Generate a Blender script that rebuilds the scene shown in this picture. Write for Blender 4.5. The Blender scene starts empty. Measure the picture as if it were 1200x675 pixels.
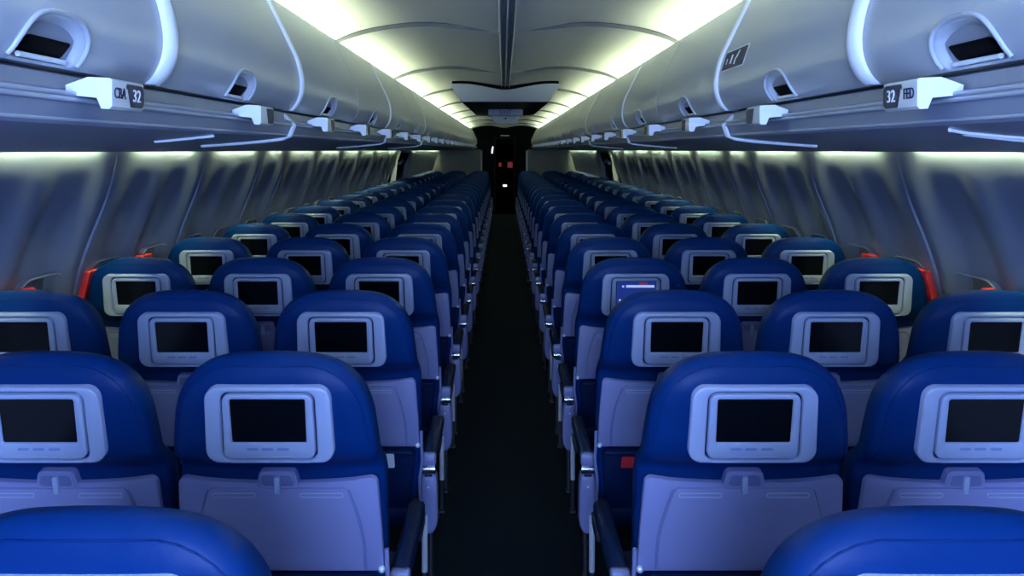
import bpy, bmesh, math, random
from mathutils import Vector
random.seed(7)
C = bpy.context.scene.collection
sc = bpy.context.scene
PI = math.pi
CAMZ, CAMX = 1.58, -0.0166

# ------------------------------------------------------------------ materials
def mat(name, col, rough=.5, metal=0., bump=None, spec=None, emit=None, estr=0., coat=0., var=0.):
    m = bpy.data.materials.new(name); m.use_nodes = True
    nt = m.node_tree; b = nt.nodes['Principled BSDF']
    b.inputs['Base Color'].default_value = (*col, 1)
    b.inputs['Roughness'].default_value = rough
    b.inputs['Metallic'].default_value = metal
    if spec is not None: b.inputs['Specular IOR Level'].default_value = spec
    if coat: b.inputs['Coat Weight'].default_value = coat
    if emit:
        b.inputs['Emission Color'].default_value = (*emit, 1); b.inputs['Emission Strength'].default_value = estr
    if bump or var:
        tc = nt.nodes.new('ShaderNodeTexCoord')
    if var:
        n = nt.nodes.new('ShaderNodeTexNoise'); n.inputs['Scale'].default_value = 9.; n.inputs['Detail'].default_value = 4.
        nt.links.new(tc.outputs['Object'], n.inputs['Vector'])
        r = nt.nodes.new('ShaderNodeMapRange'); r.inputs['To Min'].default_value = 1-var; r.inputs['To Max'].default_value = 1+var
        nt.links.new(n.outputs['Fac'], r.inputs['Value'])
        x = nt.nodes.new('ShaderNodeVectorMath'); x.operation = 'SCALE'; x.inputs[0].default_value = col
        nt.links.new(r.outputs['Result'], x.inputs['Scale'])
        nt.links.new(x.outputs['Vector'], b.inputs['Base Color'])
    if bump:
        prev = None
        for scale, strength, dist in bump:
            n = nt.nodes.new('ShaderNodeTexNoise'); n.inputs['Scale'].default_value = scale; n.inputs['Detail'].default_value = 3.
            nt.links.new(tc.outputs['Object'], n.inputs['Vector'])
            bp = nt.nodes.new('ShaderNodeBump'); bp.inputs['Strength'].default_value = strength; bp.inputs['Distance'].default_value = dist
            nt.links.new(n.outputs['Fac'], bp.inputs['Height'])
            if prev: nt.links.new(prev.outputs['Normal'], bp.inputs['Normal'])
            prev = bp
        nt.links.new(prev.outputs['Normal'], b.inputs['Normal'])
    return m

M = {}
M['leather'] = mat('blue_leather', (.0007, .0235, .120), .42, bump=[(7, .35, .016), (160, .12, .002)], spec=.11)
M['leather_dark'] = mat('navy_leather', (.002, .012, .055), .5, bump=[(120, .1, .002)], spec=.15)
M['stitch'] = mat('blue_piping', (.0007, .0215, .108), .45, spec=.11)
M['plastic'] = mat('lavender_grey_plastic', (.34, .39, .55), .34, bump=[(400, .04, .001)])
M['plastic2'] = mat('lavender_tray_plastic', (.205, .215, .40), .40, bump=[(300, .05, .001)])
M['screen'] = mat('black_screen_glass', (.003, .004, .006), .12, spec=.35)
M['button'] = mat('grey_button', (.20, .25, .48), .4)
M['chrome'] = mat('polished_metal', (.85, .87, .9), .18, 1.)
M['frame'] = mat('dark_seat_frame', (.02, .022, .03), .5)
M['bin'] = mat('white_bin_plastic', (.47, .50, .56), .32, bump=[(500, .03, .001)])
M['bin_white'] = mat('bright_white_plastic', (.86, .88, .90), .35)
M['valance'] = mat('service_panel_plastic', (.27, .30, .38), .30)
M['wall'] = mat('sidewall_plastic', (.25, .28, .375), .42, bump=[(350, .04, .001)])
M['wall2'] = mat('window_shade_plastic', (.16, .17, .20), .5)
M['ceil'] = mat('ceiling_plastic', (.66, .67, .68), .5, bump=[(6, .03, .01)])
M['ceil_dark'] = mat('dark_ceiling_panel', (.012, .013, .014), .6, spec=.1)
M['rail'] = mat('grey_ceiling_rail', (.30, .31, .35), .4)
M['carpet'] = mat('dark_aisle_carpet', (.006, .010, .016), .95, bump=[(260, .5, .004)], var=.25, spec=.1)
M['dark'] = mat('dark_bulkhead', (.003, .0035, .006), .7, spec=.06)
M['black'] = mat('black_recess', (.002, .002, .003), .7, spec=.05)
M['bulk'] = mat('grey_bulkhead_laminate', (.13, .135, .145), .5)
M['joint'] = mat('ceiling_gasket', (.10, .10, .11), .7)  # dark riser colour, paints the shadow line at the ceiling panel joints
M['tray_shade'] = mat('latch_recess_plastic', (.13, .15, .30), .5)  # darker tray colour, paints the shade in side grooves and latch recess
M['leg_metal'] = mat('brushed_leg_metal', (.80, .81, .84), .35, .25)
M['red'] = mat('red_fabric', (.62, .02, .03), .6)
M['card'] = mat('white_card', (.75, .76, .8), .5)
M['ink'] = mat('dark_blue_ink', (.01, .015, .05), .5)
M['white_ink'] = mat('white_ink', (.9, .9, .92), .5)
M['tube'] = mat('cove_tube', (.9, .9, .85), .5, emit=(.87, 1.0, .60), estr=60.)
M['tube2'] = mat('sidewall_tube', (.9, .9, .85), .5, emit=(.86, 1.0, .50), estr=290.)
M['scr_blue'] = mat('screen_blue', (.01, .01, .05), .3, emit=(.012, .035, .26), estr=.8)
M['scr_white'] = mat('screen_white', (.2, .2, .3), .3, emit=(.45, .6, 1.0), estr=.8)
M['scr_red'] = mat('screen_red', (.1, .01, .02), .3, emit=(.30, .02, .06), estr=.8)
M['lamp_white'] = mat('small_lamp', (.9, .9, .9), .4, emit=(.9, .95, 1), estr=1.6)
M['lamp_red'] = mat('red_lamp', (.5, .03, .05), .4, emit=(.5, .06, .10), estr=.28)
M['lamp_blue'] = mat('aft_lamp', (.8, .85, .9), .4, emit=(.30, .50, 1.0), estr=4.)  # blue glow for an added fill light, used by no object

# ------------------------------------------------------------------ mesh builder
def inset(pts, d):
    n = len(pts); out = []
    A = sum(pts[i][0]*pts[(i+1) % n][1]-pts[(i+1) % n][0]*pts[i][1] for i in range(n))
    s = 1 if A > 0 else -1
    for i in range(n):
        p, q, r = pts[i-1], pts[i], pts[(i+1) % n]
        e1 = Vector((q[0]-p[0], q[1]-p[1])); e2 = Vector((r[0]-q[0], r[1]-q[1]))
        if e1.length < 1e-9: e1 = e2
        if e2.length < 1e-9: e2 = e1
        e1.normalize(); e2.normalize()
        n1 = Vector((-e1.y, e1.x))*s; n2 = Vector((-e2.y, e2.x))*s
        m = n1+n2
        if m.length < 1e-6: m = n1
        m.normalize(); k = d/max(.4, m.dot(n1))
        out.append((q[0]+m.x*k, q[1]+m.y*k))
    return out

def rrect(w0, w1, v0, v1, r, n=6, u0=0.):
    """rounded rectangle, half widths w0 at v0 (bottom) and w1 at v1 (top), counter-clockwise"""
    cs = [((u0+w0-r, v0+r), -90), ((u0+w1-r, v1-r), 0), ((u0-w1+r, v1-r), 90), ((u0-w0+r, v0+r), 180)]
    out = []
    for (cx, cy), a0 in cs:
        for i in range(n+1):
            a = math.radians(a0+90*i/n); out.append((cx+r*math.cos(a), cy+r*math.sin(a)))
    return out

XY = lambda u, v, o: (u, v, o)
XZ = lambda u, v, o: (u, -o, v)          # offset towards -y
YZ = lambda u, v, o: (o, u, v)

class MB:
    def __init__(s): s.v = []; s.f = []; s.m = []; s.mi = 0
    def ringv(s, pts):
        i = len(s.v); s.v += [tuple(p) for p in pts]; return list(range(i, i+len(pts)))
    def bridge(s, a, b, closed=True):
        n = len(a)
        for i in range(n if closed else n-1):
            j = (i+1) % n; s.f.append((a[i], a[j], b[j], b[i])); s.m.append(s.mi)
    def cap(s, a): s.f.append(tuple(a)); s.m.append(s.mi)
    def prism(s, out, mp, o0, o1, bev=0., both=False, end=True):
        rs = []
        if both and bev:
            rs += [(o0, bev), (o0+bev*.3, bev*.3), (o0+bev, 0)]
        else: rs.append((o0, 0))
        if bev: rs += [(o1-bev, 0), (o1-bev*.3, bev*.3), (o1, bev)]
        else: rs.append((o1, 0))
        R = [s.ringv([mp(u, v, o) for u, v in (inset(out, d) if d else out)]) for o, d in rs]
        for a, b in zip(R, R[1:]): s.bridge(a, b)
        s.cap(R[0]); s.cap(R[-1])
    def frame(s, out, inn, mp, o0, o1, bev=0.):
        L = [(out, 0, o0), (out, 0, o1-bev), (out, bev*.4, o1-bev*.25), (out, bev, o1), (inn, -bev, o1), (inn, -bev*.4, o1-bev*.25), (inn, 0, o1-bev), (inn, 0, o0)] if bev else [(out, 0, o0), (out, 0, o1), (inn, 0, o1), (inn, 0, o0)]
        R = [s.ringv([mp(u, v, o) for u, v in (inset(p, d) if d else p)]) for p, d, o in L]
        for a, b in zip(R, R[1:]+R[:1]): s.bridge(a, b)
    def box(s, x0, x1, y0, y1, z0, z1, r=.0):
        if r <= 0:
            s.prism([(x0, y0), (x1, y0), (x1, y1), (x0, y1)], XY, z0, z1)
        else:
            s.prism(rrect((x1-x0)/2, (x1-x0)/2, y0, y1, r, 4, (x0+x1)/2), XY, z0, z1, min(r, (z1-z0)*.45), True)
    def tube(s, pts, r, n=8, closed=False):
        pts = [Vector(p) for p in pts]; R = []
        N = len(pts); up = None
        for i, p in enumerate(pts):
            a = pts[i-1] if (i or closed) else p; b = pts[(i+1) % N] if (i < N-1 or closed) else p
            t = (b-a).normalized()
            if up is None: up = Vector((0, 0, 1)) if abs(t.z) < .9 else Vector((1, 0, 0))
            x = t.cross(up).normalized(); y = x.cross(t).normalized(); up = y
            R.append(s.ringv([p+x*r*math.cos(2*PI*k/n)+y*r*math.sin(2*PI*k/n) for k in range(n)]))
        for a, b in zip(R, R[1:]): s.bridge(a, b)
        if closed: s.bridge(R[-1], R[0])
        else: s.cap(R[0]); s.cap(R[-1])
    def ball(s, c, r, n=10):
        R = []
        for i in range(1, n//2):
            a = PI*i/(n//2)
            R.append(s.ringv([(c[0]+r*math.sin(a)*math.cos(2*PI*k/n), c[1]+r*math.sin(a)*math.sin(2*PI*k/n), c[2]+r*math.cos(a)) for k in range(n)]))
        for a, b in zip(R, R[1:]): s.bridge(a, b)
        s.cap(R[0]); s.cap(R[-1])
    def grid(s, rows):
        R = [s.ringv(r) for r in rows]
        for a, b in zip(R, R[1:]): s.bridge(a, b, False)
    def mesh(s, name, mats, ang=35, recalc=True):
        me = bpy.data.meshes.new(name); me.from_pydata(s.v, [], s.f)
        for k in (mats if isinstance(mats, (list, tuple)) else [mats]): me.materials.append(M[k])
        for p, i in zip(me.polygons, s.m): p.material_index = i
        if recalc:
            bm = bmesh.new(); bm.from_mesh(me); bmesh.ops.remove_doubles(bm, verts=bm.verts, dist=1e-6)
            bmesh.ops.recalc_face_normals(bm, faces=bm.faces); bm.to_mesh(me); bm.free()
        me.shade_smooth(); me.set_sharp_from_angle(angle=math.radians(ang))
        return me

def link(name, me, parent=None, loc=None):
    o = bpy.data.objects.new(name, me); C.objects.link(o)
    if parent: o.parent = parent
    if loc: o.location = loc
    return o
def tag(o, label, cat, group=None):
    o['label'] = label; o['category'] = cat
    if group: o['group'] = group
    return o
def struct(o): o['kind'] = 'structure'; return o

def text_mesh(s, size, material, depth=.0006):
    cu = bpy.data.curves.new('lettering', 'FONT'); cu.body = s; cu.size = size; cu.extrude = depth; cu.align_x = 'CENTER'; cu.align_y = 'CENTER'
    cu.resolution_u = 3
    ob = bpy.data.objects.new('lettering', cu); C.objects.link(ob)
    dg = bpy.context.evaluated_depsgraph_get(); dg.update()
    me = bpy.data.meshes.new_from_object(ob.evaluated_get(dg)); me.name = 'lettering'
    bpy.data.objects.remove(ob); bpy.data.curves.remove(cu)
    me.materials.clear(); me.materials.append(M[material])
    return me

# ------------------------------------------------------------------ seat
RK = .20
def ylin(z): return (.995-z)*RK
STEP = .052
def yplane(z):
    t = max(0, min(1, (.925-z)/.06)); return (.995-z)*RK+STEP*t*t*(3-2*t)
NRM = (0, -1/math.hypot(1, RK), -RK/math.hypot(1, RK))
def S(u, v, o): return (u, ylin(v)+NRM[1]*o, v+NRM[2]*o)
TZ = -.0235
def S2(u, v, o): return (u*1.05, ylin(v+TZ)+STEP+NRM[1]*o, v+TZ+NRM[2]*o)

ATAB = [(.40, .222), (.60, .230), (.75, .233), (.845, .2335), (.877, .2295), (.957, .222), (1.012, .215), (1.04, .208), (1.064, .198), (1.085, .186), (1.105, .168), (1.12, .147), (1.131, .124), (1.138, .095), (1.142, .055), (1.1432, .012)]
def lerp_tab(tab, z):
    if z <= tab[0][0]: return tab[0][1]
    for (z0, a0), (z1, a1) in zip(tab, tab[1:]):
        if z <= z1: return a0+(a1-a0)*(z-z0)/(z1-z0)
    return tab[-1][1]
def back_section(z):
    a = lerp_tab(ATAB, z); T = .054
    k = max(0, (z-1.055)/.0885); b = T*math.sqrt(max(.002, 1-k*k))
    yc = yplane(z)+T+.001
    n = 4.2-1.5*min(1, k)
    return a, b, yc, n
def y_rear(u, z):
    a, b, yc, n = back_section(z); t = min(1, abs(u)/a)
    return yc-b*(1-t**n)**(1/n)
def m_backrest(N=44):
    mb = MB(); R = []
    zs = [.40, .408, .42, .5, .6, .7, .8, .845, .86, .872, .884, .896, .908, .92, .957, .985, 1.012, 1.03, 1.045, 1.06, 1.072, 1.085, 1.096, 1.106, 1.115, 1.122, 1.129, 1.134, 1.138, 1.1405, 1.142, 1.1430, 1.1432]
    for z in zs:
        a, b, yc, n = back_section(z)
        if z == .40: a, b = a-.02, b-.02
        if z == .408: a, b = a-.006, b-.006
        if z > 1.1425: b = min(b, .010)
        ring = []
        for k in range(N):
            t = 2*PI*k/N; c, s_ = math.cos(t), math.sin(t)
            ring.append((a*math.copysign(abs(c)**(2/n), c), yc+b*math.copysign(abs(s_)**(2/n), s_), z))
        R.append(mb.ringv(ring))
    for a, b in zip(R, R[1:]): mb.bridge(a, b)
    mb.cap(R[0]); mb.cap(R[-1])
    return mb.mesh('backrest', 'leather', 60)
def m_piping():
    mb = MB(); pts = []
    zz = [.90, .95, 1.0, 1.03, 1.06, 1.085, 1.105, 1.12, 1.131, 1.138]
    L = [(lerp_tab(ATAB, z)*.93, .94+(z-.94)*.90) for z in zz]
    full = [(-u, v) for u, v in L]+[(u, v) for u, v in reversed(L)]
    for (u0, v0), (u1, v1) in zip(full, full[1:]):
        for k in range(4):
            u = u0+(u1-u0)*k/4; v = v0+(v1-v0)*k/4
            pts.append((u, y_rear(u, v)-.0004, v))
    mb.tube(pts, .0014, 6)
    return mb.mesh('seam_piping', 'stitch', 60)
HB, HT = (.139, .1345), (.909, 1.081)
def m_housing():
    mb = MB()
    mb.frame(rrect(.1375, .134, HT and .909, 1.081, .030, 8), rrect(1.0*.1022, .1007, .9148, 1.0702, .0207, 8), S, -.014, .013, .004)
    return mb.mesh('monitor_surround', 'plastic', 40)
def m_groove():
    mb = MB(); mb.prism(rrect(.104, .103, .914, 1.071, .02, 6), S, -.003, .002)
    return mb.mesh('monitor_gasket', 'ink')
def m_bezel():
    mb = MB()
    mb.frame(rrect(.0978, .0963, .9192, 1.0658, .018, 8), rrect(.0795, .0800, .9565, 1.0545, .004, 8), S, .0, .0145, .0035)
    mb.prism(rrect(.05, .05, .9235, .9255, .0009, 2), S, .0135, .0153, .0005)
    return mb.mesh('monitor_bezel', 'plastic', 40)
def m_screen():
    mb = MB(); mb.prism(rrect(.081, .0815, .955, 1.056, .004, 3), S, .001, .0095, 0)
    return mb.mesh('screen', 'screen')
def m_button(u):
    mb = MB(); mb.prism(rrect(.0125, .0125, .9405, .9465, .0028, 4, u), S, .013, .0156, .0008)
    return mb.mesh('button', 'button')
def m_tray():
    mb = MB()
    def outline():
        p = []
        r = .014
        for i in range(7):                                  # lower right
            a = math.radians(-90+90*i/6); p.append((.219-r*.5+r*.5*math.cos(a), .650+r*.5+r*.5*math.sin(a)))
        p.append((.2165, .75))
        for i in range(7):                                  # top right corner
            a = math.radians(0+90*i/6); p.append((.211-.016+.016*math.cos(a), .880-.016+.016*math.sin(a)))
        for i in range(1, 12):                              # concave top
            u = .19-.38*i/12; p.append((u, .8665+.0125*(abs(u)/.2)**2.2))
        for i in range(7):
            a = math.radians(90+90*i/6); p.append((-.211+.016+.016*math.cos(a), .880-.016+.016*math.sin(a)))
        p.append((-.2165, .75))
        for i in range(7):
            a = math.radians(180+90*i/6); p.append((-.219+r*.5+r*.5*math.cos(a), .650+r*.5+r*.5*math.sin(a)))
        return p
    mb.prism(outline(), S2, .002, .017, .004)
    def side(sg):
        return [(sg*(.178-.033*max(0, (v-.70)/.155)**1.8), v) for v in (.656, .68, .70, .72, .74, .76, .78, .80, .82, .84, .852)]
    R = side(1); L = list(reversed(side(-1)))
    top = [(.145*(1-2*i/10), .8575) for i in range(0, 11)]
    poly = R+[(u*.97, v) for u, v in top]+L
    mb.prism(poly, S2, .012, .0235, .004)
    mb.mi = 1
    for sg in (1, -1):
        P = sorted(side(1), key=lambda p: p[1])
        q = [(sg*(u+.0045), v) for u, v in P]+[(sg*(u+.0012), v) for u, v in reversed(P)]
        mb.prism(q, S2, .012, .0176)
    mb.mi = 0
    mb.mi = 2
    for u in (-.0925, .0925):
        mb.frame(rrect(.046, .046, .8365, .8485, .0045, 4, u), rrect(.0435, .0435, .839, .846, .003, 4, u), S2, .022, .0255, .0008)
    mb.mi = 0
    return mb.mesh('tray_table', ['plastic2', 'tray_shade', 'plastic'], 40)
def m_latch_housing():
    mb = MB(); mb.prism(rrect(.044, .040, .853, .897, .013, 6), S2, .0, .0195, .002)
    mb.frame(rrect(.040, .036, .858, .893, .010, 6), rrect(.034, .031, .862, .888, .008, 6), S2, .0185, .0225, .001)
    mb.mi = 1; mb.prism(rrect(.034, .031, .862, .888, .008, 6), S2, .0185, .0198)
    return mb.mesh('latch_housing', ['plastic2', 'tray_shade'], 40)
def m_latch():
    mb = MB(); mb.prism(rrect(.006, .006, .846, .887, .003, 4), S2, .0195, .0275, .002)
    return mb.mesh('tray_latch', 'plastic', 40)
def m_pocket():
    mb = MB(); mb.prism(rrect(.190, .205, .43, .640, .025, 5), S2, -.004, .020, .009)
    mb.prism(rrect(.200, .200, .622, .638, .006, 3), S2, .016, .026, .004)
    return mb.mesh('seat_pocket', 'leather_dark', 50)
def m_arm(sg):
    mb = MB()
    mb.tube([S2(sg*.2245, .70, .008), S2(sg*.2245, .66, .010), S2(sg*.2255, .60, .004), (sg*.2255, .16, .50), (sg*.2255, .19, .40)], .0055, 8)
    return mb.mesh('tray_arm', 'plastic2', 50)
def m_pivot(sg):
    mb = MB(); mb.ball(S2(sg*.2145, .658, .020), .0085, 12)
    return mb.mesh('pivot_bolt', 'leg_metal', 50)
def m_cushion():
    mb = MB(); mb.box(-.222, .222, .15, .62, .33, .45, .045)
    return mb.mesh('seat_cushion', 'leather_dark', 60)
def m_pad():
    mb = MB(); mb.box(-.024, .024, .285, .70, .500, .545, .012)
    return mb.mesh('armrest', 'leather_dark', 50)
def m_capend():
    mb = MB(); mb.box(-.025, .025, .266, .296, .502, .545, .008)
    return mb.mesh('armrest_end_cap', 'plastic2', 50)
def m_hinge():
    mb = MB(); mb.tube([(-.022, .286, .487), (.022, .286, .487)], .0205, 16)
    mb.box(-.014, .014, .27, .30, .462, .49, .004)
    return mb.mesh('armrest_hinge', 'chrome', 50)
def m_panel():
    mb = MB()
    p = []
    for i in range(13):
        a = math.radians(180+180*i/12); p.append((.030*math.cos(a), .318+.055*math.sin(a)))
    p += [(.0295, .40), (.027, .455), (.022, .468), (-.022, .468), (-.027, .455), (-.0295, .40)]
    mb.prism(p, lambda u, v, o: (u, .335-o+.08*max(0, (.40-v)), v), 0, .068, .010, True)
    return mb.mesh('armrest_panel', 'plastic2', 50)
def m_screw():
    mb = MB(); mb.tube([(0, .270, .432), (0, .2645, .432)], .0042, 8)
    return mb.mesh('screw', 'leg_metal', 50)
def m_leg():
    mb = MB()
    mb.tube([(0, .27, .335), (0, .272, .22), (0, .275, .14)], .0105, 10)
    mb.mi = 1
    mb.tube([(0, .275, .142), (0, .275, .0)], .0095, 10)
    mb.box(-.014, .014, .25, .30, .0, .012, .004)
    return mb.mesh('leg', ['leg_metal', 'frame'], 50)
def m_leg2():
    mb = MB(); mb.tube([(0, .55, .335), (0, .52, .16), (0, .50, .0)], .010, 8)
    mb.box(-.014, .014, .47, .53, .0, .012, .004)
    return mb.mesh('leg', 'frame', 50)
def m_frame():
    mb = MB()
    for y in (.27, .53): mb.tube([(-.228, y, .325), (.228, y, .325)], .02, 10)
    mb.box(-.235, -.215, .12, .56, .31, .345, .004); mb.box(.215, .235, .12, .56, .31, .345, .004)
    mb.tube([(-.215, .55, .33), (-.218, .13, .34), (-.218, .115, .45)], .012, 8); mb.tube([(.215, .55, .33), (.218, .13, .34), (.218, .115, .45)], .012, 8)
    return mb.mesh('seat_frame', 'frame', 50)

ME = dict(backrest=m_backrest(), backrest_far=m_backrest(28), piping=m_piping(), housing=m_housing(), groove=m_groove(), bezel=m_bezel(), screen=m_screen(),
          buttons=[m_button(u) for u in (-.036, -.004, .030)], tray=m_tray(), lhouse=m_latch_housing(), latch=m_latch(), pocket=m_pocket(),
          arms=[m_arm(-1), m_arm(1)], pivots=[m_pivot(-1), m_pivot(1)], cushion=m_cushion(), pad=m_pad(), cap=m_capend(), hinge=m_hinge(),
          panel=m_panel(), screw=m_screw(), leg=m_leg(), leg2=m_leg2(), frame=m_frame())

def screen_content(parent):
    def q(name, m, u0, u1, v0, v1, o=.0100):
        mb = MB(); mb.prism([(u0, v0), (u1, v0), (u1, v1), (u0, v1)], S, .0090, o)
        return link(name, mb.mesh(name, m), parent)
    q('screen_page', 'scr_blue', -.078, .078, .958, 1.053)
    q('screen_title', 'scr_red', .012, .046, 1.041, 1.049, .0104)
    q('screen_banner', 'scr_white', -.040, .074, 1.0285, 1.0385, .0104)
    q('screen_icon', 'scr_white', -.056, -.048, 1.029, 1.037, .0104)
    mb = MB(); mb.tube([S(-.064, .976, .0095), S(-.064, .976, .0104)], .0045, 10)
    link('screen_dot', mb.mesh('screen_dot', 'scr_white'), parent)

PITCH = .813
def row_y(k): return (k+1.25)*PITCH
XS = dict(la=-.5175, lm=-1.0075, lw=-1.4975, ra=.5175, rm=1.0075, rw=1.4975)
ORD = ['nearest', 'second', 'third', 'fourth', 'fifth', 'sixth', 'seventh', 'eighth', 'ninth', 'tenth', 'eleventh', 'twelfth', 'thirteenth', 'fourteenth', 'fifteenth', 'sixteenth', 'seventeenth', 'eighteenth', 'nineteenth', 'twentieth', 'twenty-first', 'twenty-second', 'twenty-third']
NAMES = dict(la='left aisle', lm='left middle', lw='left window', ra='right aisle', rm='right middle', rw='right window')
NROW = 22
def make_seat(key, k):
    far = k >= 8
    x = XS[key]; inb = 1 if key[0] == 'l' else -1
    r = bpy.data.objects.new('airplane_seat', None); C.objects.link(r); r.location = (x, row_y(k), 0)
    r.empty_display_size = .1
    nm = NAMES[key]
    if k == 0: lab = f'blue leather {nm} seat nearest the camera, cropped by the bottom of the photo'
    elif key == 'ra' and k == 3: lab = 'blue leather right aisle seat with the lit blue seatback screen, fourth row'
    else: lab = f'blue leather {nm} seat with dark seatback screen, {ORD[k]} row from the camera'
    tag(r, lab, 'airplane seat', f'{nm} seats in the cabin rows')
    b = link('backrest', ME['backrest_far' if far else 'backrest'], r)
    h = link('monitor_surround', ME['housing'], r)
    link('monitor_bezel', ME['bezel'], h); s = link('screen', ME['screen'], h)
    t = link('tray_table', ME['tray'], r)
    link('seat_cushion', ME['cushion'], r)
    sides = [inb]+([-inb] if key[1] == 'w' else [])
    for sd in sides:
        a = link('armrest', ME['pad'], r, (sd*.2455, 0, 0))
        if not (key[1] == 'a' and sd == inb): a.scale = (.30, 1, 1)
        link('armrest_panel', ME['panel'], a)
        link('armrest_end_cap', ME['cap'], a)
        if not far or key[1] == 'a': link('armrest_hinge', ME['hinge'], a)
        if not far: link('screw', ME['screw'], a)
    link('leg', ME['leg'], r, (inb*.232, 0, 0)); link('leg', ME['leg2'], r, (inb*.232, 0, 0))
    link('seat_frame', ME['frame'], r)
    if not far:
        link('seam_piping', ME['piping'], b)
        link('monitor_gasket', ME['groove'], h)
        for m in ME['buttons']: link('button', m, h)
        lh = link('latch_housing', ME['lhouse'], t); link('tray_latch', ME['latch'], t)
        link('seat_pocket', ME['pocket'], r)
        for i in (0, 1):
            link('tray_arm', ME['arms'][i], r); link('pivot_bolt', ME['pivots'][i], t)
    if key == 'ra' and k == 3: screen_content(h)
    return r
for k in range(NROW):
    for key in XS:
        if k == 0 and key[1] != 'a': continue
        if k == 1 and key[1] == 'w': continue
        make_seat(key, k)

# cards tucked in the pockets of the second and third rows
def pocket_card(x, k, u, v0, v1, w, m, label, cat, name):
    mb = MB(); mb.prism(rrect(w, w*.92, v0, v1, .004, 3, u), S2, .0265, .0285)
    o = link(name, mb.mesh(name, m), None, (x, row_y(k), 0)); tag(o, label, cat)
pocket_card(XS['ra'], 2, -.118, .584, .622, .030, 'red', 'red card sticking from the pocket of the right aisle seat, third row', 'card', 'safety_card')
pocket_card(XS['la'], 2, .128, .584, .632, .015, 'card', 'white card sticking from the pocket of the left aisle seat, third row', 'card', 'paper_card')

pocket_card(XS['lm'], 2, -.030, .600, .642, .017, 'card', 'white printed tag seen in the gap between the left middle and aisle seats', 'tag', 'printed_tag')

# ------------------------------------------------------------------ shell of the cabin
Y0, Y1 = -1.3, 21.2
def box_obj(name, m, *a, r=0):
    mb = MB(); mb.box(*a, r); return link(name, mb.mesh(name, m))
struct(box_obj('floor', 'carpet', -1.9, 1.9, Y0, 25.5, -.06, 0))

WTAB = [(-.02, 1.66), (.2, 1.74), (.45, 1.795), (.70, 1.81), (.90, 1.785), (1.114, 1.735), (1.20, 1.706), (1.30, 1.665), (1.38, 1.626), (1.46, 1.590), (1.52, 1.569), (1.58, 1.554), (1.64, 1.543), (1.74, 1.525), (1.80, 1.51)]
def catmull(tab, z):
    for i in range(len(tab)-1):
        if z <= tab[i+1][0] or i == len(tab)-2:
            p1, p2 = tab[i], tab[i+1]; p0 = tab[max(0, i-1)]; p3 = tab[min(len(tab)-1, i+2)]
            t = (z-p1[0])/(p2[0]-p1[0])
            m1 = (p2[1]-p0[1])/(p2[0]-p0[0])*(p2[0]-p1[0]); m2 = (p3[1]-p1[1])/(p3[0]-p1[0])*(p2[0]-p1[0])
            return (2*t**3-3*t*t+1)*p1[1]+(t**3-2*t*t+t)*m1+(-2*t**3+3*t*t)*p2[1]+(t**3-t*t)*m2
def wallx(z): return catmull(WTAB, z)

SEAMS = [-1.3, -.66, .356, 1.372, 2.388, 3.404, 4.42, 5.44, 6.06, 7.08, 8.14, 9.2, 10.26, 11.32, 12.38]
SEAMS2 = [14.3, 15.3, 16.3, 17.3, 18.3, 19.3, 20.2, 21.2]
def sm(a, b, x):
    t = max(0, min(1, (x-a)/(b-a))); return t*t*(3-2*t)
def wall_bump(t, L):
    """how far the panel stands inboard at distance t from its aft seam"""
    d0, d1 = t, L-t
    b = .036*(1-sm(.03, .28, d0)) + .040*(1-sm(.06, .25, d1)) - .013*(1-min(1, d1/.06))
    if L > .8:
        c = t-L/2
        b += .026*(sm(-.16, -.02, c) if c < 0 else 1-sm(.0, .12, c))
    return b
def sm_dn(z): return 1-sm(1.28, 1.57, z)
def make_wall(name, sg):
    mb = MB()
    zs = [-.02, .2, .45, .7, .8, .9, 1.0, 1.06, 1.114, 1.18, 1.25, 1.30, 1.34, 1.38, 1.42, 1.46, 1.49, 1.52, 1.55, 1.58, 1.62, 1.66, 1.74, 1.80]
    rows = []
    for seams in (SEAMS, SEAMS2):
        ys = []
        for a, b in zip(seams, seams[1:]):
            L = b-a; n = 34 if L > .8 else 22
            tt = [0, .004, .012, .02]+[.02+(L-.08)*i/n for i in range(1, n)]+[L-.06, L-.04, L-.02, L-.004]
            ys += [(a+t, wall_bump(t, L)) for t in tt]
        ys.append((seams[-1], .0))
        rows = [[(sg*(wallx(z)-bp*(.10+.90*sm_dn(z))*(sm(.2, .9, z)*.8+.2)), y, z) for (y, bp) in ys] for z in zs]
        mb.grid(rows)
    # flat door bay between
    a, b = SEAMS[-1], SEAMS2[0]
    mb.grid([[(sg*(wallx(z)+.03), y, z) for y in (a, b)] for z in zs])
    me = mb.mesh(name, 'wall', 50, recalc=False)
    return struct(link(name, me))
make_wall('wall_left', -1); make_wall('wall_right', 1)

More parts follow.
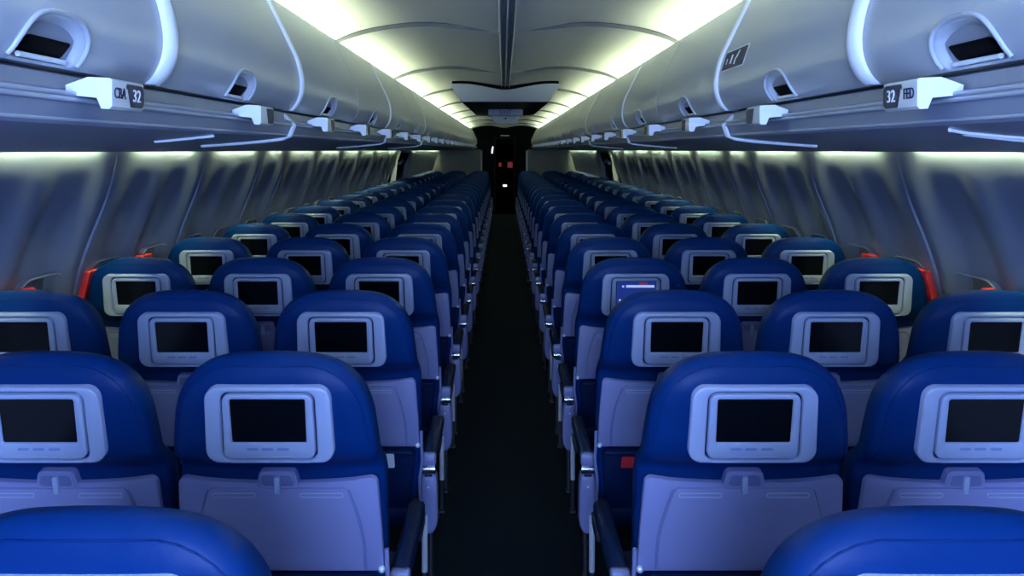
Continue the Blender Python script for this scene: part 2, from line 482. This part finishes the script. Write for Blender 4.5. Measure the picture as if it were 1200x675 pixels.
# windows: raised rounded frame with a hooded top, closed shade
nwin = 0
def make_window(sg, yc, red):
    global nwin; nwin += 1
    r = bpy.data.objects.new(f'window_{nwin}', None); C.objects.link(r); struct(r); r.location = (sg*1.78, yc, .74)
    bx = sg*1.78
    def mp(u, v, o):
        z = v
        return (sg*(wallx(z)-o)-bx, u, z-.74)
    ou = rrect(.165, .165, .76, 1.118, .085, 8); inn = rrect(.155, .155, .770, 1.108, .077, 8)
    mb = MB(); mb.frame(ou, inn, lambda u, v, o: mp(u, v, o if o < .006 else o*(1+.9*sm(1.0, 1.11, v))), -.01, .013, .004)
    link('window_frame', mb.mesh('window_frame', 'wall', 50), r)
    mb = MB(); arc = [p for p in inset(ou, .003) if p[1] > .98]
    arc.sort(key=lambda p: p[0]); mb.tube([mp(u, v, .012+.012*sm(1.0, 1.11, v)) for u, v in arc], .0034, 8)
    link('window_hood_edge', mb.mesh('window_hood_edge', 'bin', 50), r)  # paler tube paints the bright catch of light along the hood
    mb = MB(); mb.prism(inset(ou, .006), mp, -.008, .004)
    link('window_shade', mb.mesh('window_shade', 'wall2', 50), r)
    if red:
        mb = MB(); mb.prism(rrect(.055, .055, .955, 1.092, .008, 3, -.165), mp, .012, .060, .004)
        link('red_blind_edge', mb.mesh('red_blind_edge', 'red', 50), r)['label'] = 'red strip at the aft side of the window'
for sg in (-1, 1):
    for seams in (SEAMS[2:], SEAMS2):
        for a, b in zip(seams, seams[1:]):
            L = b-a
            for f in ((.25, .75) if L > .8 else (.5,)):
                y = a+L*f
                if y < 2.3: continue
                make_window(sg, y, 3.0 < y < 4.3)

# sidewall tubes between the bins and the wall
for sg in (-1, 1):
    for seams in (SEAMS, SEAMS2):
        for a, b in zip(seams, seams[1:]):
            g = .165
            mb = MB(); x0, x1 = sorted((sg*1.5325, sg*1.5405)); mb.box(x0, x1, a+g, b-g, 1.610, 1.622, .003)
            struct(link('sidewall_light', mb.mesh('sidewall_light', 'tube2')))

# ---- ceiling
CTAB = [(0, 2.135), (.05, 2.138), (.15, 2.157), (.30, 2.183), (.45, 2.186), (.60, 2.168), (.72, 2.140), (.81, 2.102), (.86, 2.072), (.90, 2.035)]
def ceilz(x): return catmull(CTAB, abs(x))
JO = [-1.3]+[-.21+2.13*i for i in range(0, 11)]
for i, (a, b) in enumerate(zip(JO, JO[1:])):
    mb = MB()
    xs = [(-.90+1.80*j/60) for j in range(61)]
    rows = []
    for t in (0, .002, .05, .3, .6, .9, 1):
        y = a+.006+(b-a-.012)*t
        # each panel's aft end hangs a little under the one before it
        rows.append([(x, y, ceilz(x)-.020*(1-t)*sm(.03, .30, abs(x))) for x in xs])
    up = [[(p[0], p[1], p[2]+.02) for p in r] for r in rows]
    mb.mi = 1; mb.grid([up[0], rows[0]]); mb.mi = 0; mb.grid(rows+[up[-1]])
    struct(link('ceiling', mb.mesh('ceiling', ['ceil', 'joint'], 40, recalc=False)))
struct(box_obj('ceiling', 'black', -1.0, 1.0, Y0, 22.5, 2.225, 2.26))
# centre rail
mb = MB()
prof = [(-.040, 2.150), (-.036, 2.126), (-.028, 2.126), (-.026, 2.133), (-.006, 2.133), (-.004, 2.126), (.004, 2.126), (.006, 2.133), (.026, 2.133), (.028, 2.126), (.036, 2.126), (.040, 2.150)]
mb.prism(prof, lambda u, v, o: (u, o, v), Y0, 7.9)
t1 = struct(link('trim_1', mb.mesh('trim_1', 'rail', 30)))
for u in (-.032, 0, .032):
    mb = MB(); mb.tube([(u, Y0, 2.1255), (u, 7.9, 2.1255)], .003, 8); link('rail_bead', mb.mesh('rail_bead', 'bin_white'), t1)

# cove tubes on top of the bins
for sg in (-1, 1):
    for a, b in zip(JO[:-1], JO[1:]):
        if a > 19.5: continue
        mb = MB(); x0, x1 = sorted((sg*.835, sg*.865)); mb.box(x0, x1, a+.04, min(19.9, b-.04), 2.005, 2.03, .008)
        struct(link('cove_light', mb.mesh('cove_light', 'tube')))

# ---- valance under the bins
VP = [(.70, 1.700), (.684, 1.694), (.679, 1.672), (.664, 1.667), (.658, 1.659), (.660, 1.654), (.666, 1.652), (.667, 1.641), (.671, 1.629), (.668, 1.624), (.674, 1.619), (.72, 1.612), (.80, 1.604), (.87, 1.598), (1.1, 1.584), (1.528, 1.573), (1.532, 1.576), (1.522, 1.590), (1.508, 1.655), (.72, 1.690)]
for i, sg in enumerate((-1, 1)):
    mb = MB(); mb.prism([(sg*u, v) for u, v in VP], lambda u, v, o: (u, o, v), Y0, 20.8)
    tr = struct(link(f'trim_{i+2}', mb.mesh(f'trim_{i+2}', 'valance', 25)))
    for (u, v, rr) in ((.660, 1.6645, .0035), (.6575, 1.6555, .0035), (.670, 1.6265, .0022)):
        mb = MB(); mb.tube([(sg*u, Y0, v), (sg*u, 20.8, v)], rr, 8); link('edge_rail', mb.mesh('edge_rail', 'bin'), tr)  # paler tubes on the rail lips paint their highlight lines

# ---- overhead bins
DP = [(1.700, .667), (1.708, .658), (1.720, .649), (1.741, .639), (1.765, .634), (1.80, .635), (1.855, .648), (1.909, .673), (1.975, .705), (2.038, .737), (2.062, .750)]
def doorx(z): return catmull(DP, z)
HW, HH, HZ = .088, .066, 1.700
def hshape(y, z):
    return ((abs(y)/HW)**2.6+(max(0, z-HZ)/HH)**2.6)**(1/2.6)
def m_door(sg, L, yh, fine=True):
    mb = MB(); g = .006
    zs = [1.700+.0036*i for i in range(21)]+[1.782, 1.80, 1.825, 1.855, 1.882, 1.909, 1.942, 1.975, 2.007, 2.038, 2.052, 2.060]
    ys = [g+(L-2*g)*i/14 for i in range(15)]
    ys += [yh-.13+.26*i/64 for i in range(65)] if fine else []
    ys = sorted(set(round(y, 5) for y in ys))
    rows = []
    for z in zs:
        row = []
        for y in ys:
            h = hshape(y-yh, z); d = .034*(1-sm(.74, 1.0, h))*sm(1.702, 1.716, z) if fine else 0
            row.append((sg*(doorx(z)+d), y, z))
        rows.append(row)
    inn = lambda r, dx, dz: [(p[0]+sg*dx, p[1], p[2]+dz) for p in r]
    rows = [inn(rows[0], .03, .004)]+rows+[inn(rows[-1], .02, -.002)]
    mb.grid(rows)
    # side returns
    for y in (ys[0], ys[-1]):
        mb.grid([[(sg*doorx(z), y, z), (sg*(doorx(z)+.03), y, z)] for z in zs])
    return mb.mesh('bin_door', 'bin', 40, recalc=False)
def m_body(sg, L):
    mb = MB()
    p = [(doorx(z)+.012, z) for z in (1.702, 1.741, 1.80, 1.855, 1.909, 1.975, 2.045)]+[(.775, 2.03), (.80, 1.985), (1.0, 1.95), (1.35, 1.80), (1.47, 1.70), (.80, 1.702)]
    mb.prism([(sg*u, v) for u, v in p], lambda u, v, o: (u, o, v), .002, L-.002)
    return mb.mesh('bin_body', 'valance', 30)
def m_rim(sg, yh):
    mb = MB(); pts = []
    for i in range(33):
        a = PI*i/32; c, s_ = math.cos(a), math.sin(a)
        y = HW*1.02*math.copysign(abs(c)**(2/2.6), c); z = HZ+.006+HH*1.0*abs(s_)**(2/2.6)
        pts.append((sg*(doorx(z)-.0005), yh+y, z))
    mb.tube(pts, .0042, 8)
    return mb.mesh('handle_rim', 'bin', 50)
def m_handle(sg, yh):
    mb = MB(); p = rrect(.058, .056, 1.7125, 1.736, .006, 4)
    mb.prism(p, lambda u, v, o: (sg*(doorx(v)+.028-o-.010*((v-1.7125)/.03)), yh+u, v), 0, .014, .004)
    return mb.mesh('bin_handle', 'black', 50)
def m_lip(sg, yh):
    mb = MB(); mb.tube([(sg*(doorx(1.709)+.006), yh-.06+.12*i/10, 1.709) for i in range(11)], .004, 8)
    return mb.mesh('handle_lip', 'bin_white', 50)
STD = 1.03
BM = {}
for sg in (-1, 1):
    BM[sg] = dict(door=m_door(sg, STD, STD*.47), door_far=m_door(sg, STD, STD*.47, False), body=m_body(sg, STD), rim=m_rim(sg, STD*.47), handle=m_handle(sg, STD*.47), lip=m_lip(sg, STD*.47))
    BM[sg, 0] = dict(door=m_door(sg, 1.30, .925 if sg < 0 else .955), body=m_body(sg, 1.30), rim=m_rim(sg, .925 if sg < 0 else .955), handle=m_handle(sg, .925 if sg < 0 else .955), lip=m_lip(sg, .925 if sg < 0 else .955))
def make_bin(sg, n, y, d):
    side = 'left' if sg < 0 else 'right'
    r = bpy.data.objects.new('overhead_bin', None); C.objects.link(r); r.location = (0, y, 0); r.empty_display_size = .1
    if n == 0: lab = f'closed white overhead bin on the {side} nearest the camera, with large handle cup'
    elif n == 1 and sg > 0: lab = 'closed white overhead bin on the right carrying the dark pictogram placard'
    else: lab = f'closed white overhead bin on the {side}, {ORD[n]} from the camera'
    tag(r, lab, 'overhead bin', f'{side} overhead bins')
    link('bin_body', d['body'], r)
    near = n < 12
    dr = link('bin_door', d['door'] if near else d['door_far'], r)
    if near:
        link('bin_handle', d['handle'], dr); link('handle_rim', d['rim'], dr); link('handle_lip', d['lip'], dr)
for sg in (-1, 1):
    b = m_body(sg, 1.55)
    make_bin(sg, 0, .27, BM[sg, 0])
    for n in range(1, 19): make_bin(sg, n, 1.57+STD*(n-1), BM[sg])
    # closing run of bin behind the camera (part of the shell)
    mb = MB(); p = [(doorx(z), z) for z in (1.702, 1.741, 1.80, 1.855, 1.909, 1.975, 2.055)]+[(.80, 1.985), (1.0, 1.95), (1.35, 1.80), (1.47, 1.70), (.80, 1.702)]
    mb.prism([(sg*u, v) for u, v in p], lambda u, v, o: (u, o, v), Y0, .268)
    struct(link('trim_8', mb.mesh('trim_8', 'bin', 30)))

# white divider strips over the joints of the bins, some running on under the bins
def strip(sg, y, w, under, label):
    mb = MB()
    zs = [2.058-.358*i/40 for i in range(41)]
    A = [(sg*(doorx(z)-.005), z) for z in zs]
    rows = []
    H = min(.018, w*.34)
    for x, z in A:
        rows.append([(x+sg*(.0046-H*math.sin(PI*q/10)), y-w/2*math.cos(PI*q/10), z) for q in range(11)])
    mb.grid(rows)
    if under:
        q = [(.690, 1.690, 0), (.676, 1.676, .0), (.664, 1.664, 0), (.655, 1.655, .0), (.661, 1.640, -.002), (.666, 1.624, -.006), (.690, 1.6135, -.012), (.74, 1.607, -.02), (.82, 1.600, -.03), (.92, 1.593, -.04)]
        for off in (-.009, .009):
            mb.tube([(sg*u, y+dy*1.0+off, v) for u, v, dy in q], .0055, 8)
    o = link('bin_divider_strip', mb.mesh('bin_divider_strip', 'bin_white', 40, recalc=not True))
    tag(o, label, 'trim strip', 'bin divider strips')
for sg, side in ((-1, 'left'), (1, 'right')):
    strip(sg, 1.57, .050, False, f'broad white divider strip after the first {side} overhead bin')
    strip(sg, 2.60, .030, True, f'white divider strip curving under the {side} bins, second from the camera')
    strip(sg, 4.66, .022, True, f'white divider strip curving under the {side} bins, third from the camera')
    strip(sg, 6.72, .020, True, f'white divider strip curving under the {side} bins, fourth from the camera')

# pale panel joints on the service panels near the camera
def joint(sg, pts, label):
    mb = MB(); mb.tube([(sg*u, y, v-.001) for u, y, v in pts], .0035, 8)
    tag(link('service_panel_edge', mb.mesh('service_panel_edge', 'bin_white', 50)), label, 'panel edge', 'pale service panel edges')
joint(-1, [(.690, 1.985, 1.614), (.72, 1.985, 1.611), (.80, 1.99, 1.603), (.83, 1.99, 1.601)], 'short pale edge on the underside of the left bins near row sign')
joint(1, [(.70, 1.37, 1.6135), (.745, 1.40, 1.609), (.80, 1.395, 1.604), (.93, 1.38, 1.594)], 'upper pale edge of the open slot under the right bins')
joint(1, [(.755, 1.43, 1.608), (.84, 1.45, 1.600), (.98, 1.50, 1.5905)], 'lower pale edge of the open slot under the right bins')

# ---- row signs
def m_sign(sg):
    mb = MB(); out = [(.674, 1.678), (.640, 1.690), (.608, 1.6885), (.604, 1.686), (.604, 1.646), (.608, 1.642), (.620, 1.6425), (.627, 1.659), (.672, 1.663)]
    mb.prism([(sg*u, v) for u, v in out], lambda u, v, o: (u, o, v), 0, .116, .004)
    return mb.mesh('row_sign', 'bin_white', 30)
SIGN = {sg: m_sign(sg) for sg in (-1, 1)}
def yz_plate(sg, pts, x, th):
    mb = MB(); mb.prism(pts, lambda u, v, o: (sg*(x-o), u, v), 0, th); return mb
PLATE = {}
for sg in (-1, 1):
    pts = [(.050, 1.683)]+[(.103+.010*math.cos(math.radians(a)), 1.673+.010*math.sin(math.radians(a))) for a in (90, 60, 30, 0)]+[(.103+.010*math.cos(math.radians(a)), 1.657+.010*math.sin(math.radians(a))) for a in (0, -30, -60, -90)]+[(.064, 1.647)]
    PLATE[sg] = yz_plate(sg, pts, .6042, .0010).mesh('number_plate', 'ink')
def put_text(s, size, m, parent, sg, y, z, x=.6028, sx=1.):
    o = link('lettering', text_mesh(s, size, m), parent)
    o.location = (sg*x, y, z); o.rotation_euler = (PI/2, 0, PI/2 if sg < 0 else -PI/2); o.scale = (sx, 1, 1)
    return o
for sg, side in ((-1, 'left'), (1, 'right')):
    for n in range(22):
        y = 1.28+PITCH*.968*n
        if y > 20: break
        o = link('row_sign', SIGN[sg], None, (0, y, 0))
        if n == 0: lab = 'white row sign reading CBA 32 on the left bin rail' if sg < 0 else 'white row sign reading 32 FED on the right bin rail'
        else: lab = f'white wedge-shaped row sign on the {side} bin rail, {ORD[n]} from the camera'
        tag(o, lab, 'row sign', f'row signs along the {side} bins')
        if n < 10: link('number_plate', PLATE[sg], o)
        if n == 0:
            if sg < 0:
                put_text('CBA', .024, 'ink', o, sg, .0255, 1.666, sx=.86); put_text('32', .028, 'white_ink', o, sg, .085, 1.665, sx=1.1)
            else:
                put_text('FED', .024, 'ink', o, sg, .0250, 1.666, sx=.86); put_text('32', .028, 'white_ink', o, sg, .085, 1.665, sx=1.1)
            mb = yz_plate(sg, [(.048, 1.680), (.052, 1.680), (.050, 1.674)], .6042, .0008); link('pointer_mark', mb.mesh('pointer_mark', 'ink'), o)

# pictogram placard on the second right bin
def on_door(pts, o0, o1):
    mb = MB(); mb.prism(pts, lambda u, v, o: (doorx(v)-o, u, v), o0, o1); return mb
pl = link('pictogram_placard', on_door([(2.325, 1.812), (2.555, 1.812), (2.545, 1.872), (2.315, 1.872)], .0012, .0020).mesh('pictogram_placard', 'bin_white'))
tag(pl, 'dark placard with white pictogram strokes on the right overhead bin', 'placard')
link('placard_field', on_door([(2.333, 1.816), (2.555, 1.816), (2.547, 1.868), (2.323, 1.868)], .0015, .0026).mesh('placard_field', 'ink'), pl)
for q in ([(2.460, 1.830), (2.475, 1.830), (2.470, 1.856), (2.455, 1.856)], [(2.418, 1.825), (2.430, 1.825), (2.425, 1.842), (2.415, 1.842)], [(2.404, 1.842), (2.425, 1.840), (2.400, 1.862), (2.392, 1.862)], [(2.51, 1.832), (2.516, 1.832), (2.514, 1.848), (2.508, 1.848)]):
    link('pictogram_stroke', on_door(q, .002, .0032).mesh('pictogram_stroke', 'white_ink'), pl)

# ---- dropped ceiling panel and exit sign
r = bpy.data.objects.new('dropped_ceiling_panel', None); C.objects.link(r); r.location = (0, 7.3, 2.05)
tag(r, 'grey dropped ceiling panel with dark underside above the aisle', 'ceiling panel')
mb = MB()
xs = [-1+2*i/24 for i in range(25)]
top = [(x*.475, .02, ceilz(x*.475)-.036-2.05) for x in xs]; top_lip = [(x*.475, 0., ceilz(x*.475)-.044-2.05) for x in xs]
bot = [(x*.385, .20, -.044) for x in xs]
back = [(x*.345, 3.0, -.040) for x in xs]; btop = [(x*.43, 3.0, ceilz(x*.43)-2.05) for x in xs]
gap = [(x*.46, .06, ceilz(x*.46)+.01-2.05) for x in xs]; gap2 = [(x*.46, .06, ceilz(x*.46)-.05-2.05) for x in xs]
mb.grid([top, top_lip, bot])
mb.grid([[top[0], btop[0]], [bot[0], back[0]]]); mb.grid([[top[-1], btop[-1]], [bot[-1], back[-1]]]); mb.grid([back, btop])
link('front_fascia', mb.mesh('front_fascia', 'bin_white', 40), r)
mb = MB(); mb.grid([gap, gap2]); link('shadow_gap', mb.mesh('shadow_gap', 'black'), r)
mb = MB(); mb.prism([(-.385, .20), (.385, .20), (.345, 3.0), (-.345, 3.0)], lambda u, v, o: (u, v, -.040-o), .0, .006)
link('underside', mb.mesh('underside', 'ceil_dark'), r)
mb = MB(); mb.prism(rrect(.180, .180, 1.938, 2.008, .02, 5), XZ, 0, .10, .008, True)
mb.prism(rrect(.12, .145, 1.850, 1.945, .025, 5), XZ, .01, .09, .006, True)
ex = link('exit_sign', mb.mesh('exit_sign', 'rail'), None, (.005, 8.95, 0)); tag(ex, 'grey exit sign box hanging over the aisle, reading EXIT', 'exit sign')
o = link('lettering', text_mesh('EXIT', .062, 'ink', .002), ex); o.location = (0, -.101, 1.973); o.rotation_euler = (PI/2, 0, 0)
mb = MB(); mb.prism([(-.016, 1.915), (.016, 1.915), (0, 1.895)], XZ, .09, .093); link('pointer_mark', mb.mesh('pointer_mark', 'ink'), ex)

# ---- exit doors in the side walls
for i, sg in enumerate((-1, 1)):
    d = bpy.data.objects.new(f'door_{i+1}', None); C.objects.link(d); struct(d); d.location = (sg*1.75, 13.34, 0)
    def mp(u, v, o): return (sg*(wallx(v)+.02-o)-sg*1.75, u, v)
    mb = MB(); N = 24
    L = rrect(.80, .80, .02, 1.54, .14, 6); mb.frame(rrect(.88, .88, .0, 1.60, .16, 6), L, mp, -.02, .06, .012)
    link('door_frame', mb.mesh('door_frame', 'rail', 45), d)
    mb = MB(); zs = [.0, .3, .6, .9, 1.1, 1.3, 1.45, 1.56]
    mb.grid([[mp(u, z, .012) for u in (-.84, -.5, 0, .5, .84)] for z in zs]); link('door_leaf', mb.mesh('door_leaf', 'dark', 45, recalc=False), d)
    mb = MB(); mb.tube([mp(-.35, 1.38, .05), mp(-.15, 1.42, .05), mp(.05, 1.40, .05)], .025, 8); link('door_handle', mb.mesh('door_handle', 'bin_white', 45), d)

# ---- class divider walls at the front of the rows
for sg, side in ((-1, 'left'), (1, 'right')):
    mb = MB(); p = [(.535, 0.), (1.62, 0.), (1.66, 1.1), (1.57, 1.40), (1.50, 1.572), (.56, 1.60), (.535, 1.57)]
    mb.prism([(sg*u, v) for u, v in p], lambda u, v, o: (u, o, v), 19.75, 19.80)
    o = link('cabin_divider', mb.mesh('cabin_divider', 'bulk', 30)); tag(o, f'grey cabin divider wall at the far end on the {side} of the aisle', 'divider wall', 'cabin dividers')
    mb = MB(); mb.tube([(sg*.535, 19.775, z) for z in (0, .5, 1.0, 1.5, 1.575)], .030, 10); link('edge_trim', mb.mesh('edge_trim', 'valance'), o)

# ---- front wall with dark doorway and galley passage
mb = MB()
out = [(-1.9, 0), (1.9, 0), (1.9, 2.24), (-1.9, 2.24)]
mb.box(-1.9, -.245, 21.2, 21.3, 0, 2.24); mb.box(.275, 1.9, 21.2, 21.3, 0, 2.24); mb.box(-.245, .275, 21.2, 21.3, 1.90, 2.24)
struct(link('wall_front', mb.mesh('wall_front', 'dark')))
mb = MB(); mb.frame(rrect(.26, .26, 0, 1.90, .03, 4, .015), rrect(.225, .225, .0, 1.86, .02, 4, .015), XZ, -21.22, -21.17, .006)
struct(link('trim_4', mb.mesh('trim_4', 'ceil_dark')))
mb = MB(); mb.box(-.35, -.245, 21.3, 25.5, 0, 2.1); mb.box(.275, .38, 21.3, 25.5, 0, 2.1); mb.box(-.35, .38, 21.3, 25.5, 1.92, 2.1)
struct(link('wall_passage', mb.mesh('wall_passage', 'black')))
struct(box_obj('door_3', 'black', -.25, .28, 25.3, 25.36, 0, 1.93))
for (x0, x1, z0, z1, y, m, nm, lab, cat) in (
        (-.155, -.075, 1.09, 1.21, 25.29, 'lamp_red', 'red_indicator', 'dim red glow on the left of the far door', 'indicator light'),
        (.105, .255, 1.06, 1.23, 25.29, 'lamp_red', 'red_indicator', 'larger red glow on the right of the far door', 'indicator light'),
        (-.03, .085, .50, .56, 25.29, 'lamp_white', 'white_placard', 'small white lit placard low on the far door', 'placard')):
    mb = MB(); mb.prism(rrect((x1-x0)/2, (x1-x0)/2, z0, z1, .012, 3, (x0+x1)/2), XZ, -y-.01, -y+.005, .003)
    tag(link(nm, mb.mesh(nm, m)), lab, cat)
mb = MB(); mb.prism([(-.315, 1.50), (-.285, 1.50), (-.265, 1.66), (-.285, 1.68), (-.31, 1.60)], XZ, -21.2, -21.16, .006)
tag(link('wall_lamp', mb.mesh('wall_lamp', 'lamp_white')), 'small white lamp on the dark front wall left of the doorway', 'lamp')
mb = MB(); mb.box(-.09, .13, 21.15, 21.2, 1.925, 1.955, .008); tag(link('lintel_placard', mb.mesh('lintel_placard', 'card')), 'pale strip placard above the far doorway', 'placard')

# ---- aft wall behind the camera, with an added blue fill light
struct(box_obj('wall_back', 'bulk', -1.9, 1.9, Y0-.06, Y0, 0, 2.26))

def area(name, loc, rot, sx, sy, power, col, spread=180):
    l = bpy.data.lights.new(name, 'AREA'); l.shape = 'RECTANGLE'; l.size = sx; l.size_y = sy; l.energy = power; l.color = col
    l.spread = math.radians(spread)
    o = bpy.data.objects.new(name, l); C.objects.link(o); o.location = loc; o.rotation_euler = rot
    return o
area('aft_galley_lamp', (0, -1.22, 1.45), (math.radians(92), 0, 0), .9, 1.1, 150, (.29, .47, 1.0))  # added blue light without a fixture, brightens the near rows

w = bpy.data.worlds.new('World'); sc.world = w; w.use_nodes = True
w.node_tree.nodes['Background'].inputs[0].default_value = (.01, .015, .03, 1); w.node_tree.nodes['Background'].inputs[1].default_value = .2

# ------------------------------------------------------------------ camera
cd = bpy.data.cameras.new('camera'); co = bpy.data.objects.new('camera', cd); C.objects.link(co)
co.location = (CAMX, 0, CAMZ); co.rotation_euler = (PI/2, 0, 0)
cd.sensor_width = 36; cd.lens = 30.0; cd.shift_x = 10/1200; cd.shift_y = -161.5/1200; cd.clip_start = .05; cd.clip_end = 100
sc.camera = co
sc.view_settings.view_transform = 'Standard'; sc.view_settings.look = 'None'; sc.view_settings.gamma = 1; sc.view_settings.use_curve_mapping = False
sc.view_settings.exposure = 0
